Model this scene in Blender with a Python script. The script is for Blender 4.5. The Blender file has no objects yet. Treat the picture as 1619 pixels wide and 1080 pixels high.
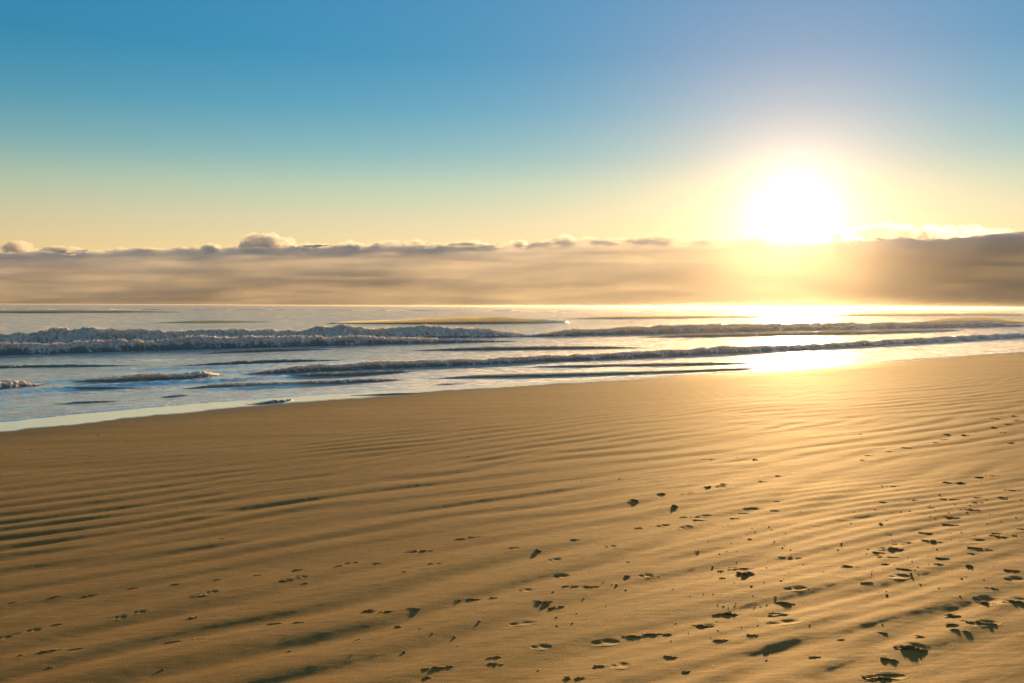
import bpy, math, random
import numpy as np

R = math.radians
sc = bpy.context.scene
col = sc.collection

# ------------------------------------------------------------------ camera
FPX = 1574.0                       # focal length in photograph pixels (35 mm on a 36 mm wide sensor)
CAM_Z = 1.65
PITCH, ROLL = R(2.04), R(0.21)
cam_d = bpy.data.cameras.new('camera')
cam = bpy.data.objects.new('camera', cam_d)
col.objects.link(cam)
cam_d.sensor_width = 36
cam_d.lens = 35
cam_d.clip_start = 0.1
cam_d.clip_end = 120000
cam.location = (0, 0, CAM_Z)
cam.rotation_mode = 'XYZ'
from mathutils import Euler, Matrix, Vector
mat_rot = Matrix.Rotation(math.pi / 2 - PITCH, 3, 'X') @ Matrix.Rotation(ROLL, 3, 'Z')
cam.rotation_euler = mat_rot.to_euler('XYZ')
sc.camera = cam

# ------------------------------------------------------------------ sun and sky
SUN_AZ, SUN_EL = R(15.8), R(4.95)
SUN_DIR = Vector((math.sin(SUN_AZ) * math.cos(SUN_EL), math.cos(SUN_AZ) * math.cos(SUN_EL), math.sin(SUN_EL)))
sd = bpy.data.lights.new('sun', 'SUN')
sd.energy = 5.0
sd.angle = R(1.8)
sd.color = (1.0, 0.60, 0.25)
sun = bpy.data.objects.new('sun', sd)
sun.rotation_euler = (-SUN_DIR).to_track_quat('-Z', 'Y').to_euler()
col.objects.link(sun)

world = bpy.data.worlds.new('World')
sc.world = world
world.use_nodes = True


class NT:
    """small helper for node trees"""
    def __init__(self, tree):
        self.t = tree

    def n(self, typ, **kw):
        nd = self.t.nodes.new(typ)
        for k, v in kw.items():
            setattr(nd, k, v)
        return nd

    def l(self, a, b):
        self.t.links.new(a, b)

    def put(self, sock, v):
        if hasattr(v, 'is_output'):
            self.l(v, sock)
        else:
            sock.default_value = v

    def math(self, op, a, b=0.0, c=None):
        nd = self.n('ShaderNodeMath', operation=op)
        self.put(nd.inputs[0], a)
        self.put(nd.inputs[1], b)
        if c is not None:
            self.put(nd.inputs[2], c)
        return nd.outputs[0]

    def mix(self, blend, fac, a, b):
        nd = self.n('ShaderNodeMix', data_type='RGBA', blend_type=blend)
        self.put(nd.inputs['Factor'], fac)
        self.put(nd.inputs[6], a)
        self.put(nd.inputs[7], b)
        return nd.outputs[2]

    def ramp(self, fac, stops, interp='LINEAR'):
        nd = self.n('ShaderNodeValToRGB')
        self.put(nd.inputs[0], fac)
        el = nd.color_ramp.elements
        nd.color_ramp.interpolation = interp
        while len(el) < len(stops):
            el.new(0.5)
        for e, (p, c) in zip(el, stops):
            e.position = p
            if not hasattr(c, '__len__'):
                c = (c, c, c)
            e.color = (*c, 1)
        return nd.outputs[0]

    def noise(self, vec, scale, detail=3, rough=0.55, dist=0.0):
        nd = self.n('ShaderNodeTexNoise')
        if vec is not None:
            self.l(vec, nd.inputs['Vector'])
        nd.inputs['Scale'].default_value = scale
        nd.inputs['Detail'].default_value = detail
        nd.inputs['Roughness'].default_value = rough
        nd.inputs['Distortion'].default_value = dist
        return nd.outputs['Fac']

    def mapping(self, vec, rotz=0.0, scale=(1, 1, 1)):
        nd = self.n('ShaderNodeMapping')
        self.l(vec, nd.inputs['Vector'])
        nd.inputs['Rotation'].default_value = (0, 0, rotz)
        nd.inputs['Scale'].default_value = scale
        return nd.outputs[0]

    def bump(self, height, strength, dist, normal=None):
        nd = self.n('ShaderNodeBump')
        nd.inputs['Strength'].default_value = strength
        nd.inputs['Distance'].default_value = dist
        self.l(height, nd.inputs['Height'])
        if normal is not None:
            self.l(normal, nd.inputs['Normal'])
        return nd.outputs[0]


W = NT(world.node_tree)
bg = world.node_tree.nodes['Background']
sky = W.n('ShaderNodeTexSky', sky_type='NISHITA')
sky.sun_disc = False
sky.sun_elevation = SUN_EL
sky.sun_rotation = SUN_AZ
sky.dust_density = 0.0
sky.altitude = 0
tc = W.n('ShaderNodeTexCoord')
nrm = W.n('ShaderNodeVectorMath', operation='NORMALIZE')
W.l(tc.outputs['Generated'], nrm.inputs[0])
sep = W.n('ShaderNodeSeparateXYZ')
W.l(nrm.outputs[0], sep.inputs[0])
elev = W.math('MULTIPLY', W.math('ARCSINE', sep.outputs[2]), 180 / math.pi)          # degrees above the horizon
# the grade of this evening's air: warm and clear-yellow low down, teal blue from 12 degrees on, raised and paled overhead to fill the shadows
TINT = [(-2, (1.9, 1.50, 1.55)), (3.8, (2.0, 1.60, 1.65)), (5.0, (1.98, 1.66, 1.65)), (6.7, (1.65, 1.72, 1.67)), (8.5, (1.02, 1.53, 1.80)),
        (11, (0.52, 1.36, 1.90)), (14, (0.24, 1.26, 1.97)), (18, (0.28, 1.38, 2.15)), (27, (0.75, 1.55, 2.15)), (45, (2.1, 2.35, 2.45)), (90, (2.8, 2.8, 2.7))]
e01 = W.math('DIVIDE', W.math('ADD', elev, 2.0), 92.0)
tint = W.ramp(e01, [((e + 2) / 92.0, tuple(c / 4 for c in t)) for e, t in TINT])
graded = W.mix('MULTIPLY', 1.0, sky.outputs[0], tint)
dot = W.n('ShaderNodeVectorMath', operation='DOT_PRODUCT')
W.l(nrm.outputs[0], dot.inputs[0])
dot.inputs[1].default_value = SUN_DIR
ang = W.math('MULTIPLY', W.math('ARCCOSINE', W.math('MINIMUM', dot.outputs['Value'], 1.0)), 180 / math.pi)


def aureole(amp, width, colour):
    f = W.math('MULTIPLY', W.math('POWER', math.e, W.math('DIVIDE', ang, -width)), amp)
    nd = W.n('ShaderNodeVectorMath', operation='SCALE')
    nd.inputs[0].default_value = colour
    W.l(f, nd.inputs['Scale'])
    return nd.outputs[0]


SKY_STRENGTH = 0.051
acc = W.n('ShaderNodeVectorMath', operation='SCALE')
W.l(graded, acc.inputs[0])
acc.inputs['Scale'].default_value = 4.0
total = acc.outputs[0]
for args in ((32, 1.15, (1, 0.96, 0.92)), (4, 2.7, (1.0, 0.94, 0.88)), (15, 4.8, (1.0, 0.40, 0.10)), (2.5, 14.0, (1.0, 0.22, 0.0))):
    ad = W.n('ShaderNodeVectorMath', operation='ADD')
    W.l(total, ad.inputs[0])
    W.l(aureole(*args), ad.inputs[1])
    total = ad.outputs[0]
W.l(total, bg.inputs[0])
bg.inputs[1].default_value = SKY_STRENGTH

sc.view_settings.view_transform = 'Standard'
sc.view_settings.look = 'None'
sc.view_settings.exposure = 0.5
sc.view_settings.gamma = 1.0
sc.view_settings.use_curve_mapping = False
cy = sc.cycles
cy.max_bounces = 8
cy.volume_bounces = 3
cy.transparent_max_bounces = 12
cy.use_denoising = True
cy.volume_step_rate = 1.0

# ------------------------------------------------------------------ measuring the place
rng = np.random.default_rng(7)
random.seed(7)
MR = np.array(mat_rot)


def rays(px, py):
    """directions (unnormalised, y = 1) of photograph pixels"""
    px = np.asarray(px, float)
    py = np.asarray(py, float)
    d = np.stack([(px - 809.5) / FPX, -(py - 540) / FPX, -np.ones_like(px)], -1) @ MR.T
    return d / d[..., 1:2]


SEA = -0.45


def on_plane(px, py, z):
    d = rays(px, py)
    t = (z - CAM_Z) / d[..., 2]
    return d[..., 0] * t, t


U = np.array([0.7346, 0.6785])     # along the shore
V = np.array([-0.6785, 0.7346])    # out to sea
SHORE_PX = [(-60, 689), (0, 682), (200, 664), (370, 645), (500, 632), (640, 622), (800, 612), (1000, 600), (1160, 590), (1300, 580),
            (1400, 572), (1500, 565), (1619, 557)]
sx, sy = on_plane(*np.array(SHORE_PX).T, SEA)
su, sv = sx * U[0] + sy * U[1], sx * V[0] + sy * V[1]
shore_fit = np.poly1d(np.polyfit(su, sv, 4))
u_lo, u_hi = su.min(), su.max()
d_lo, d_hi = shore_fit.deriv()(u_lo), shore_fit.deriv()(u_hi)


def shore_v(u):
    uc = np.clip(u, u_lo, u_hi)
    v = shore_fit(uc)
    return v + np.where(u > u_hi, np.minimum(u - u_hi, 40) * d_hi, 0) + np.where(u < u_lo, np.maximum(u - u_lo, -20) * d_lo * 0.5, 0)


def shore_s(x, y):
    """signed distance seaward of the water's edge"""
    u, v = x * U[0] + y * U[1], x * V[0] + y * V[1]
    return v - shore_v(u), u


S_CAM = float(-shore_v(np.array(0.0)))


def smooth(a, b, x):
    t = np.clip((x - a) / (b - a), 0, 1)
    return t * t * (3 - 2 * t)


def sand_base(x, y):
    s, u = shore_s(x, y)
    land = SEA + 0.45 * (-s / -S_CAM)
    land = np.where(s < S_CAM, 0.45 * 0 + (S_CAM - s) * 0.012 + 0.0, land)
    land = np.minimum(land, 0.9)
    return np.where(s > 0, SEA - np.where(s < 3, s * 0.008, np.minimum(0.024 + (s - 3) * 0.03, 0.9)), land)


def on_sand(px, py):
    d = rays(px, py)
    t = -CAM_Z / d[..., 2]
    for _ in range(30):
        z = sand_base(d[..., 0] * t, t)
        t = 0.5 * t + 0.5 * (z - CAM_Z) / d[..., 2]
    return d[..., 0] * t, t


def hash2(ix, iy, seed):
    h = (ix.astype(np.int64) * 374761393 + iy.astype(np.int64) * 668265263 + seed * 974634777) & 0xFFFFFFFF
    h = ((h ^ (h >> 13)) * 1274126177) & 0xFFFFFFFF
    h = h ^ (h >> 16)
    return (h & 0xFFFF) / 65535.0


def gnoise(x, y, seed=0):
    """2-D gradient noise, about -1..1"""
    ix, iy = np.floor(x), np.floor(y)
    fx, fy = x - ix, y - iy
    ux, uy = fx * fx * fx * (fx * (fx * 6 - 15) + 10), fy * fy * fy * (fy * (fy * 6 - 15) + 10)

    def g(ox, oy):
        a = hash2(ix + ox, iy + oy, seed) * 2 * np.pi
        return np.cos(a) * (fx - ox) + np.sin(a) * (fy - oy)
    a, b, c, d = g(0, 0), g(1, 0), g(0, 1), g(1, 1)
    return 1.5 * ((a + (b - a) * ux) * (1 - uy) + (c + (d - c) * ux) * uy)


def fbm(x, y, oct=4, seed=0, gain=0.5):
    r, a = 0, 1.0
    for k in range(oct):
        r = r + a * gnoise(x * 2 ** k + 17.3 * k, y * 2 ** k - 9.1 * k, seed + k)
        a *= gain
    return r


# footprints: pixel centre, length and breadth in pixels as they lie on the sand
PRINTS = [(888, 910, 30, 11), (830, 933, 30, 11), (826, 985, 54, 12), (958, 1014, 56, 16), (980, 1054, 42, 18), (965, 866, 26, 7),
          (876, 886, 30, 7), (855, 1024, 42, 9), (190, 977, 26, 8), (220, 969, 26, 7), (309, 944, 30, 7), (335, 937, 26, 5),
          (52, 997, 30, 7), (6, 1008, 30, 8), (452, 919, 28, 6), (476, 913, 26, 5), (1116, 990, 34, 14), (1112, 817, 34, 5),
          (1049, 832, 28, 6), (1086, 834, 24, 5), (1188, 805, 32, 5), (1000, 795, 22, 5), (1086, 781, 28, 4), (1022, 911, 28, 5),
          (1140, 770, 22, 4), (1563, 949, 46, 22), (1606, 949, 44, 16), (1555, 986, 62, 15), (1440, 1024, 52, 22), (1398, 1071, 84, 18),
          (1420, 912, 42, 11), (1538, 856, 50, 10), (1605, 916, 36, 12), (1240, 985, 70, 14), (1258, 932, 46, 10)]
PR = []
for (px, py, w, h) in PRINTS:
    x, y = on_sand(px, py)
    x2, y2 = on_sand(px + w / 2, py - w * 0.04)
    xa, ya = on_sand(px, py - h / 2)
    L = math.hypot(x2 - x, y2 - y)
    B = min(max(math.hypot(xa - x, ya - y) * 0.75, 0.05), 0.22)
    PR.append((float(x), float(y), math.atan2(y2 - y, x2 - x), float(L), float(B)))


def print_field(x, y, i):
    """depth factor (1 in the print, 0 outside), rim factor and squared radius of footprint i"""
    cx, cy, a, L, B = PR[i]
    dx, dy = x - cx, y - cy
    p = (dx * math.cos(a) + dy * math.sin(a)) / L
    q = (-dx * math.sin(a) + dy * math.cos(a)) / B
    waist = 1.0 - 0.22 * np.exp(-((p + 0.1) / 0.35) ** 2) + 0.10 * p
    r = np.sqrt(p * p + (q / waist) ** 2) * (1 + 0.22 * gnoise(x * 11 + i, y * 11, 33) + 0.12 * gnoise(x * 30, y * 30 + i, 34))
    wob = 1 + 0.25 * gnoise(x * 14 + i, y * 14, 35)
    heel = np.exp(-(((p + 0.52) / 0.34) ** 2 + (q / 0.52) ** 2) * wob)
    ball = np.exp(-(((p - 0.30) / 0.44) ** 2 + ((q - 0.08) / 0.62) ** 2) * wob)
    dep = np.clip(np.maximum(heel, ball) + 0.35 * np.exp(-((p / 0.6) ** 2 + (q / 0.4) ** 2)), 0, 1.1)
    dep = dep * (1 - smooth(0.75, 1.0, np.sqrt(p * p + q * q)))
    rim = np.exp(-((r - 1.15) / 0.22) ** 2) * (0.5 + 0.5 * gnoise(x * 9 + i, y * 9, 36))
    return dep, rim, np.sqrt(p * p + q * q)


RIP_A = R(54)                       # heading of the ripple crests, from straight ahead towards the right
RC = np.array([math.cos(RIP_A), -math.sin(RIP_A)])   # across the crests (towards the sea is negative x)
RL = np.array([math.sin(RIP_A), math.cos(RIP_A)])


def relief(x, y):
    """ripples, hollows, tracks and prints of the sand"""
    s, u = shore_s(x, y)
    a = -(x * RC[0] + y * -RC[1] * -1) if False else (-x * math.cos(RIP_A) + y * math.sin(RIP_A))
    b = x * math.sin(RIP_A) + y * math.cos(RIP_A)
    warp = 0.55 * gnoise(b * 0.10, a * 0.22, 3) + 0.20 * gnoise(b * 0.40, a * 0.75, 4) + 0.05 * gnoise(b * 0.9, a * 1.3, 14)
    lam = 0.54
    ph = (a + warp) / lam * 2 * np.pi
    ph2 = (a - 0.17 * b + 0.45 * gnoise(b * 0.16 + 30, a * 0.3, 44) + 0.12 * gnoise(b * 0.6, a * 0.9, 45)) / 0.43 * 2 * np.pi
    amp = 0.0074 * (0.64 + 0.65 * gnoise(b * 0.30 + 4, a * 0.7, 5) + 0.55 * gnoise(b * 0.75, a * 1.6, 6))
    amp = np.clip(amp * 1.15, 0.0002, 0.0078) * (1 - 0.5 * smooth(0.3, 2.6, x - 0.15 * y + 0.3) * smooth(15, 8, y)) * (1 + 0.25 * smooth(1.5, -2.5, x))
    sel = smooth(-0.35, 0.45, gnoise(b * 0.28 + 50, a * 0.42, 46) + 0.5 * gnoise(b * 0.8, a * 1.1, 47))
    near = smooth(-3.0, -9.5, s)
    prof = (1 - sel) * (np.sin(ph) + 0.22 * np.sin(2 * ph + 0.8)) + sel * (np.sin(ph2) + 0.22 * np.sin(2 * ph2 + 0.8))
    h = amp * prof * (0.14 + 0.86 * near)
    # finer, weaker ripples at a slightly different heading
    a2 = a + 0.10 * b
    w2 = 0.30 * gnoise(b * 0.25 + 9, a * 0.5, 7)
    am2 = 0.0022 * np.clip(0.4 + gnoise(b * 0.2, a * 0.4, 8), 0, 1.3)
    h = h + am2 * np.sin((a2 + w2) / 0.19 * 2 * np.pi) * (0.35 + 0.65 * near)
    # low swells of the beach and wind-drawn streaks
    h = h + 0.006 * gnoise(b * 0.13, a * 0.30, 9) + 0.0030 * gnoise(b * 0.5, a * 1.5, 10)
    h = h + 0.0012 * fbm(b * 1.2, a * 9.0, 3, 11)
    # trampled, rougher ground towards the lower right of the beach
    tr = smooth(0.3, 2.2, x - 0.15 * y + 0.3) * smooth(14, 7, y)
    h = h + tr * (0.0014 * fbm(x * 3.2, y * 3.6, 4, 20) + 0.0012 * np.abs(gnoise(x * 7, y * 9, 27)))
    h = h + 0.0006 * fbm(x * 9, y * 9, 2, 31)
    return h


TRK = [on_sand(px, py) for px, py in ((1290, 1075), (1400, 1018), (1460, 990), (1522, 962), (1600, 930))]


def track(x, y):
    d = np.full(np.shape(x), 9.0)
    for (ax, ay), (bx, by) in zip(TRK[:-1], TRK[1:]):
        vx, vy = bx - ax, by - ay
        t = np.clip(((x - ax) * vx + (y - ay) * vy) / (vx * vx + vy * vy), 0, 1)
        d = np.minimum(d, np.hypot(x - ax - t * vx, y - ay - t * vy))
    return d


def sand_z(x, y, holes=False):
    z = sand_base(x, y) + relief(x, y)
    d = track(x, y)
    z = z - 0.0030 * np.exp(-(d / 0.055) ** 2) + 0.001 * np.exp(-((d - 0.13) / 0.045) ** 2)
    for i in range(len(PR)):
        cx, cy, a, L, B = PR[i]
        m = (np.abs(x - cx) < 2 * max(L, B)) & (np.abs(y - cy) < 2 * max(L, B))
        if not m.any():
            continue
        xx, yy = x[m], y[m]
        dep, rim, r = print_field(xx, yy, i)
        dz = min(0.0062, 0.036 * B + 0.0022)
        z[m] += -dz * dep + 0.22 * dz * rim
        if holes:
            z[m] -= 0.006 * (1 - smooth(0.55, 0.8, r))
    return z


# ------------------------------------------------------------------ mesh helpers
def mesh_from(name, verts, faces, mat, attrs=None, smooth_shade=True, parent=None):
    me = bpy.data.meshes.new(name)
    verts = np.ascontiguousarray(verts, np.float32)
    faces = np.ascontiguousarray(faces, np.int32)
    k = faces.shape[1]
    me.vertices.add(len(verts))
    me.vertices.foreach_set('co', verts.ravel())
    me.loops.add(faces.size)
    me.loops.foreach_set('vertex_index', faces.ravel())
    me.polygons.add(len(faces))
    me.polygons.foreach_set('loop_start', np.arange(0, faces.size, k, dtype=np.int32))
    me.polygons.foreach_set('loop_total', np.full(len(faces), k, np.int32))
    me.polygons.foreach_set('use_smooth', np.full(len(faces), smooth_shade, bool))
    me.update(calc_edges=True)
    for an, av in (attrs or {}).items():
        at = me.attributes.new(an, 'FLOAT', 'POINT')
        at.data.foreach_set('value', np.ascontiguousarray(av, np.float32).ravel())
    me.materials.append(mat)
    o = bpy.data.objects.new(name, me)
    col.objects.link(o)
    if parent is not None:
        o.parent = parent
    return o


def grid_faces(nr, nc, keep=None):
    i = np.arange((nr - 1) * (nc - 1))
    r, c = i // (nc - 1), i % (nc - 1)
    a = r * nc + c
    f = np.stack([a, a + 1, a + nc + 1, a + nc], -1)
    if keep is not None:
        k = keep.ravel()
        f = f[k[f].any(1)]
    return f


def tag(o, label=None, cat=None, group=None, kind=None):
    for k, v in (('label', label), ('category', cat), ('group', group), ('kind', kind)):
        if v:
            o[k] = v
    return o


def new_mat(name):
    m = bpy.data.materials.new(name)
    m.use_nodes = True
    t = NT(m.node_tree)
    return m, t, m.node_tree.nodes['Principled BSDF'], m.node_tree.nodes['Material Output']


def attr(t, name):
    nd = t.n('ShaderNodeAttribute')
    nd.attribute_name = name
    return nd.outputs['Fac']


# ------------------------------------------------------------------ materials
def make_sand():
    m, t, b, out = new_mat('sand')
    g = t.n('ShaderNodeNewGeometry').outputs['Position']
    al = t.mapping(g, RIP_A - R(90), (1, 1, 1))
    st = t.mapping(g, RIP_A - R(90), (0.25, 1.6, 1))
    n1 = t.noise(st, 1.1, 7, 0.68)
    n2 = t.noise(g, 6.0, 4, 0.6)
    n3 = t.noise(g, 420.0, 2, 0.7)
    c = t.ramp(n1, [(0.28, (0.20, 0.092, 0.026)), (0.5, (0.29, 0.143, 0.043)), (0.74, (0.38, 0.205, 0.068))])
    c2 = t.ramp(n2, [(0.3, 0.82), (0.7, 1.12)])
    c = t.mix('MULTIPLY', 1.0, c, c2)
    grain = t.ramp(n3, [(0.25, 0.45), (0.5, 1.0), (0.78, 1.6)])
    c = t.mix('MULTIPLY', 0.8, c, grain)
    speck = t.ramp(t.noise(g, 75.0, 4, 0.75), [(0.32, 0.80), (0.5, 1.0), (0.66, 1.22)])
    c = t.mix('MULTIPLY', 0.85, c, speck)
    wet = attr(t, 'wet')
    film = attr(t, 'film')
    c = t.mix('MIX', t.math('MULTIPLY', wet, 0.70), c, (0.11, 0.072, 0.040, 1))
    c = t.mix('MIX', t.math('MULTIPLY', film, 0.9), c, (1.0, 0.93, 0.86, 1))
    t.l(t.math('MULTIPLY', film, 0.75), b.inputs['Metallic'])
    t.l(c, b.inputs['Base Color'])
    rough = t.math('ADD', 0.81, t.math('MULTIPLY', t.math('SUBTRACT', n1, 0.5), 0.2))
    rough = t.math('SUBTRACT', rough, t.math('MULTIPLY', wet, 0.12))
    rough = t.math('MULTIPLY', rough, t.math('SUBTRACT', 1.0, t.math('MULTIPLY', film, 0.86)))
    t.l(rough, b.inputs['Roughness'])
    t.l(t.math('ADD', 2.25, t.math('MULTIPLY', film, 0.7)), b.inputs['IOR'])
    t.l(t.mix('MIX', film, (1.0, 0.68, 0.10, 1), (1, 1, 1, 1)), b.inputs['Specular Tint'])
    dry = t.math('SUBTRACT', 1.0, film)
    n4 = t.noise(g, 130.0, 3, 0.7)
    n5 = t.noise(st, 14.0, 4, 0.6)
    h = t.math('ADD', t.math('MULTIPLY', n4, 0.0026), t.math('MULTIPLY', n3, 0.0006))
    h = t.math('ADD', h, t.math('MULTIPLY', n5, 0.0035))
    h = t.math('MULTIPLY', h, dry)
    n6 = t.noise(t.mapping(g, -math.atan2(U[1], U[0]), (0.25, 3.0, 1)), 2.4, 3, 0.6)
    h = t.math('ADD', h, t.math('MULTIPLY', t.math('MULTIPLY', n6, film), 0.0035))
    t.l(t.bump(h, 0.9, 1.0), b.inputs['Normal'])
    return m


def water_nodes(t, deep=(0.30, 0.39, 0.42), rough=0.05, bumps=1.0, ior=1.6, mirror=0.0):
    g = t.n('ShaderNodeNewGeometry').outputs['Position']
    al = t.mapping(g, -math.atan2(U[1], U[0]), (0.45, 1.0, 1.0))
    al2 = t.mapping(g, R(-25), (0.6, 1.0, 1.0))
    w = t.n('ShaderNodeBsdfPrincipled')
    w.inputs['Base Color'].default_value = (*deep, 1)
    w.inputs['Roughness'].default_value = rough
    w.inputs['IOR'].default_value = ior
    w.inputs['Metallic'].default_value = mirror
    n1 = t.noise(al, 1.3, 4, 0.6, 0.3)
    n2 = t.noise(al2, 5.5, 4, 0.62, 0.4)
    n3 = t.noise(al, 0.28, 3, 0.55)
    h = t.math('ADD', t.math('MULTIPLY', n1, 0.036 * bumps), t.math('MULTIPLY', n2, 0.010 * bumps))
    h = t.math('ADD', h, t.math('MULTIPLY', n3, 0.045 * bumps))
    t.l(t.bump(h, 1.0, 1.0), w.inputs['Normal'])
    return w, g, al


def foam_nodes(t, g, scale=9.0, colour=(0.56, 0.55, 0.53), sss=0.0):
    d = t.n('ShaderNodeBsdfPrincipled')
    mot = t.noise(t.mapping(g, 0.0, (1, 1, 0.35)), scale * 0.45, 5, 0.75)
    mott = t.ramp(mot, [(0.36, tuple(c * 0.55 for c in colour)), (0.50, colour), (0.66, tuple(min(1, c * 1.45) for c in colour))])
    t.l(mott, d.inputs['Base Color'])
    d.inputs['Roughness'].default_value = 0.35
    d.inputs['IOR'].default_value = 1.33
    d.inputs['Subsurface Weight'].default_value = sss
    d.inputs['Subsurface Radius'].default_value = (0.35, 0.24, 0.14)
    d.inputs['Subsurface Scale'].default_value = 1.8
    h1 = t.noise(g, scale, 5, 0.75)
    h2 = t.noise(g, scale * 3.3, 3, 0.7)
    t.l(t.bump(t.math('ADD', h1, t.math('MULTIPLY', h2, 0.4)), 1.0, 0.10), d.inputs['Normal'])
    return d.outputs[0]


def make_sea():
    m, t, b, out = new_mat('sea_water')
    m.node_tree.nodes.remove(b)
    w, g, al = water_nodes(t, (0.80, 0.93, 1.0), 0.05, 1.0, 1.5, 0.88)
    f = foam_nodes(t, g, 10.0, (0.84, 0.85, 0.86))
    fa = attr(t, 'foam')
    lace = t.n('ShaderNodeTexVoronoi', feature='DISTANCE_TO_EDGE')
    wv = t.n('ShaderNodeVectorMath', operation='ADD')
    nz = t.n('ShaderNodeTexNoise')
    nz.inputs['Scale'].default_value = 1.6
    t.l(al, nz.inputs['Vector'])
    t.l(al, wv.inputs[0])
    t.l(nz.outputs['Color'], wv.inputs[1])
    t.l(wv.outputs[0], lace.inputs['Vector'])
    lace.inputs['Scale'].default_value = 1.9
    ed = t.ramp(lace.outputs['Distance'], [(0.0, 1.0), (0.10, 0.25), (0.22, 0.0)])
    pat = t.noise(t.mapping(al, 0.0, (0.6, 1, 1)), 2.2, 6, 0.72)
    cov = t.math('MULTIPLY', fa, t.math('ADD', t.math('MULTIPLY', ed, 0.7), pat))
    cov = t.ramp(cov, [(0.30, 0.0), (0.70, 0.80)])
    mx = t.n('ShaderNodeMixShader')
    t.l(cov, mx.inputs[0])
    t.l(w.outputs[0], mx.inputs[1])
    t.l(f, mx.inputs[2])
    t.l(mx.outputs[0], out.inputs[0])
    return m


def make_wave():
    m, t, b, out = new_mat('wave_water')
    m.node_tree.nodes.remove(b)
    w, g, al = water_nodes(t, (0.055, 0.062, 0.045), 0.12, 2.0, 1.33)
    # light from behind comes through the crest, its gold also painted into the base colour
    w.subsurface_method = 'RANDOM_WALK'
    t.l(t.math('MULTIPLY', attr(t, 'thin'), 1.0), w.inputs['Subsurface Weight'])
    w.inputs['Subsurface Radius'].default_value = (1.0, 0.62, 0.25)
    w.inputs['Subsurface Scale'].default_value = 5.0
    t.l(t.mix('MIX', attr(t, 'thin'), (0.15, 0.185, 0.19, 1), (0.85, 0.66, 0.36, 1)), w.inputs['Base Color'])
    wm = w
    f = foam_nodes(t, g, 13.0, (0.70, 0.69, 0.67), sss=0.65)
    pat = t.noise(t.mapping(g, 0.0, (1, 1, 0.5)), 6.5, 6, 0.75)
    cov = t.math('ADD', attr(t, 'foam'), t.math('MULTIPLY', t.math('SUBTRACT', pat, 0.5), 2.2))
    cov = t.ramp(cov, [(0.35, 0.0), (0.62, 1.0)])
    mx = t.n('ShaderNodeMixShader')
    t.l(cov, mx.inputs[0])
    t.l(wm.outputs[0], mx.inputs[1])
    t.l(f, mx.inputs[2])
    t.l(mx.outputs[0], out.inputs[0])
    return m


def make_spray():
    m, t, b, out = new_mat('sea_spray')
    m.node_tree.nodes.remove(b)
    g = t.n('ShaderNodeNewGeometry').outputs['Position']
    t.l(foam_nodes(t, g, 12.0, (0.85, 0.82, 0.76), sss=0.9), out.inputs[0])
    return m


def plain(name, c0, c1, scale, rough, bump=0.002, sss=0.0):
    m, t, b, out = new_mat(name)
    g = t.n('ShaderNodeTexCoord').outputs['Object']
    n = t.noise(g, scale, 4, 0.65)
    t.l(t.ramp(n, [(0.3, c0), (0.7, c1)]), b.inputs['Base Color'])
    b.inputs['Roughness'].default_value = rough
    t.l(t.bump(t.noise(g, scale * 4, 3, 0.6), 0.8, bump), b.inputs['Normal'])
    if sss:
        b.inputs['Subsurface Weight'].default_value = sss
        b.inputs['Subsurface Radius'].default_value = (0.03, 0.018, 0.006)
        b.inputs['Subsurface Scale'].default_value = 0.55
    return m


def make_volume(name, colour, density, aniso):
    m = bpy.data.materials.new(name)
    m.use_nodes = True
    t = NT(m.node_tree)
    m.node_tree.nodes.clear()
    out = t.n('ShaderNodeOutputMaterial')
    v = t.n('ShaderNodeVolumePrincipled')
    v.inputs['Color'].default_value = (*colour, 1)
    v.inputs['Density'].default_value = density
    v.inputs['Anisotropy'].default_value = aniso
    t.l(v.outputs[0], out.inputs['Volume'])
    return m, t, v


M_SAND = make_sand()
M_SEA = make_sea()
M_WAVE = make_wave()
M_SPRAY = make_spray()
M_WEED = plain('seaweed', (0.12, 0.072, 0.020), (0.25, 0.15, 0.048), 30, 0.85, sss=0.7)
M_WEED2 = plain('sandy_seaweed', (0.15, 0.092, 0.032), (0.28, 0.175, 0.066), 30, 0.85, sss=0.7)
M_PEB = plain('pebble_stone', (0.035, 0.026, 0.018), (0.10, 0.075, 0.05), 40, 0.6, 0.001)
M_SHELL = plain('shell', (0.62, 0.57, 0.48), (0.82, 0.79, 0.72), 25, 0.35, 0.0005)

# ------------------------------------------------------------------ sand
OUT = np.array([0.4, 1, 2, 4, 8, 16, 32, 64, 128, 300.0])


def fan_grid(rows, tcore, gmin):
    """tensor grid: a fine fan ahead, widening to coarse strips at both sides"""
    g = np.maximum(rows, gmin)[:, None]
    core = tcore[None, :] * g
    left = core[:, :1] - OUT[::-1][None, :] * np.maximum(1, g / 40)
    right = core[:, -1:] + OUT[None, :] * np.maximum(1, g / 40)
    X = np.concatenate([left, core, right], 1)
    Y = np.repeat(rows[:, None], X.shape[1], 1)
    inner = np.zeros(X.shape[1], bool)
    inner[len(OUT):-len(OUT)] = True
    return X, Y, inner


def rows_between(a, b, k, mn):
    r = [a]
    while r[-1] < b:
        r.append(r[-1] + max(mn, r[-1] ** 2 * k))
    return r


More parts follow.
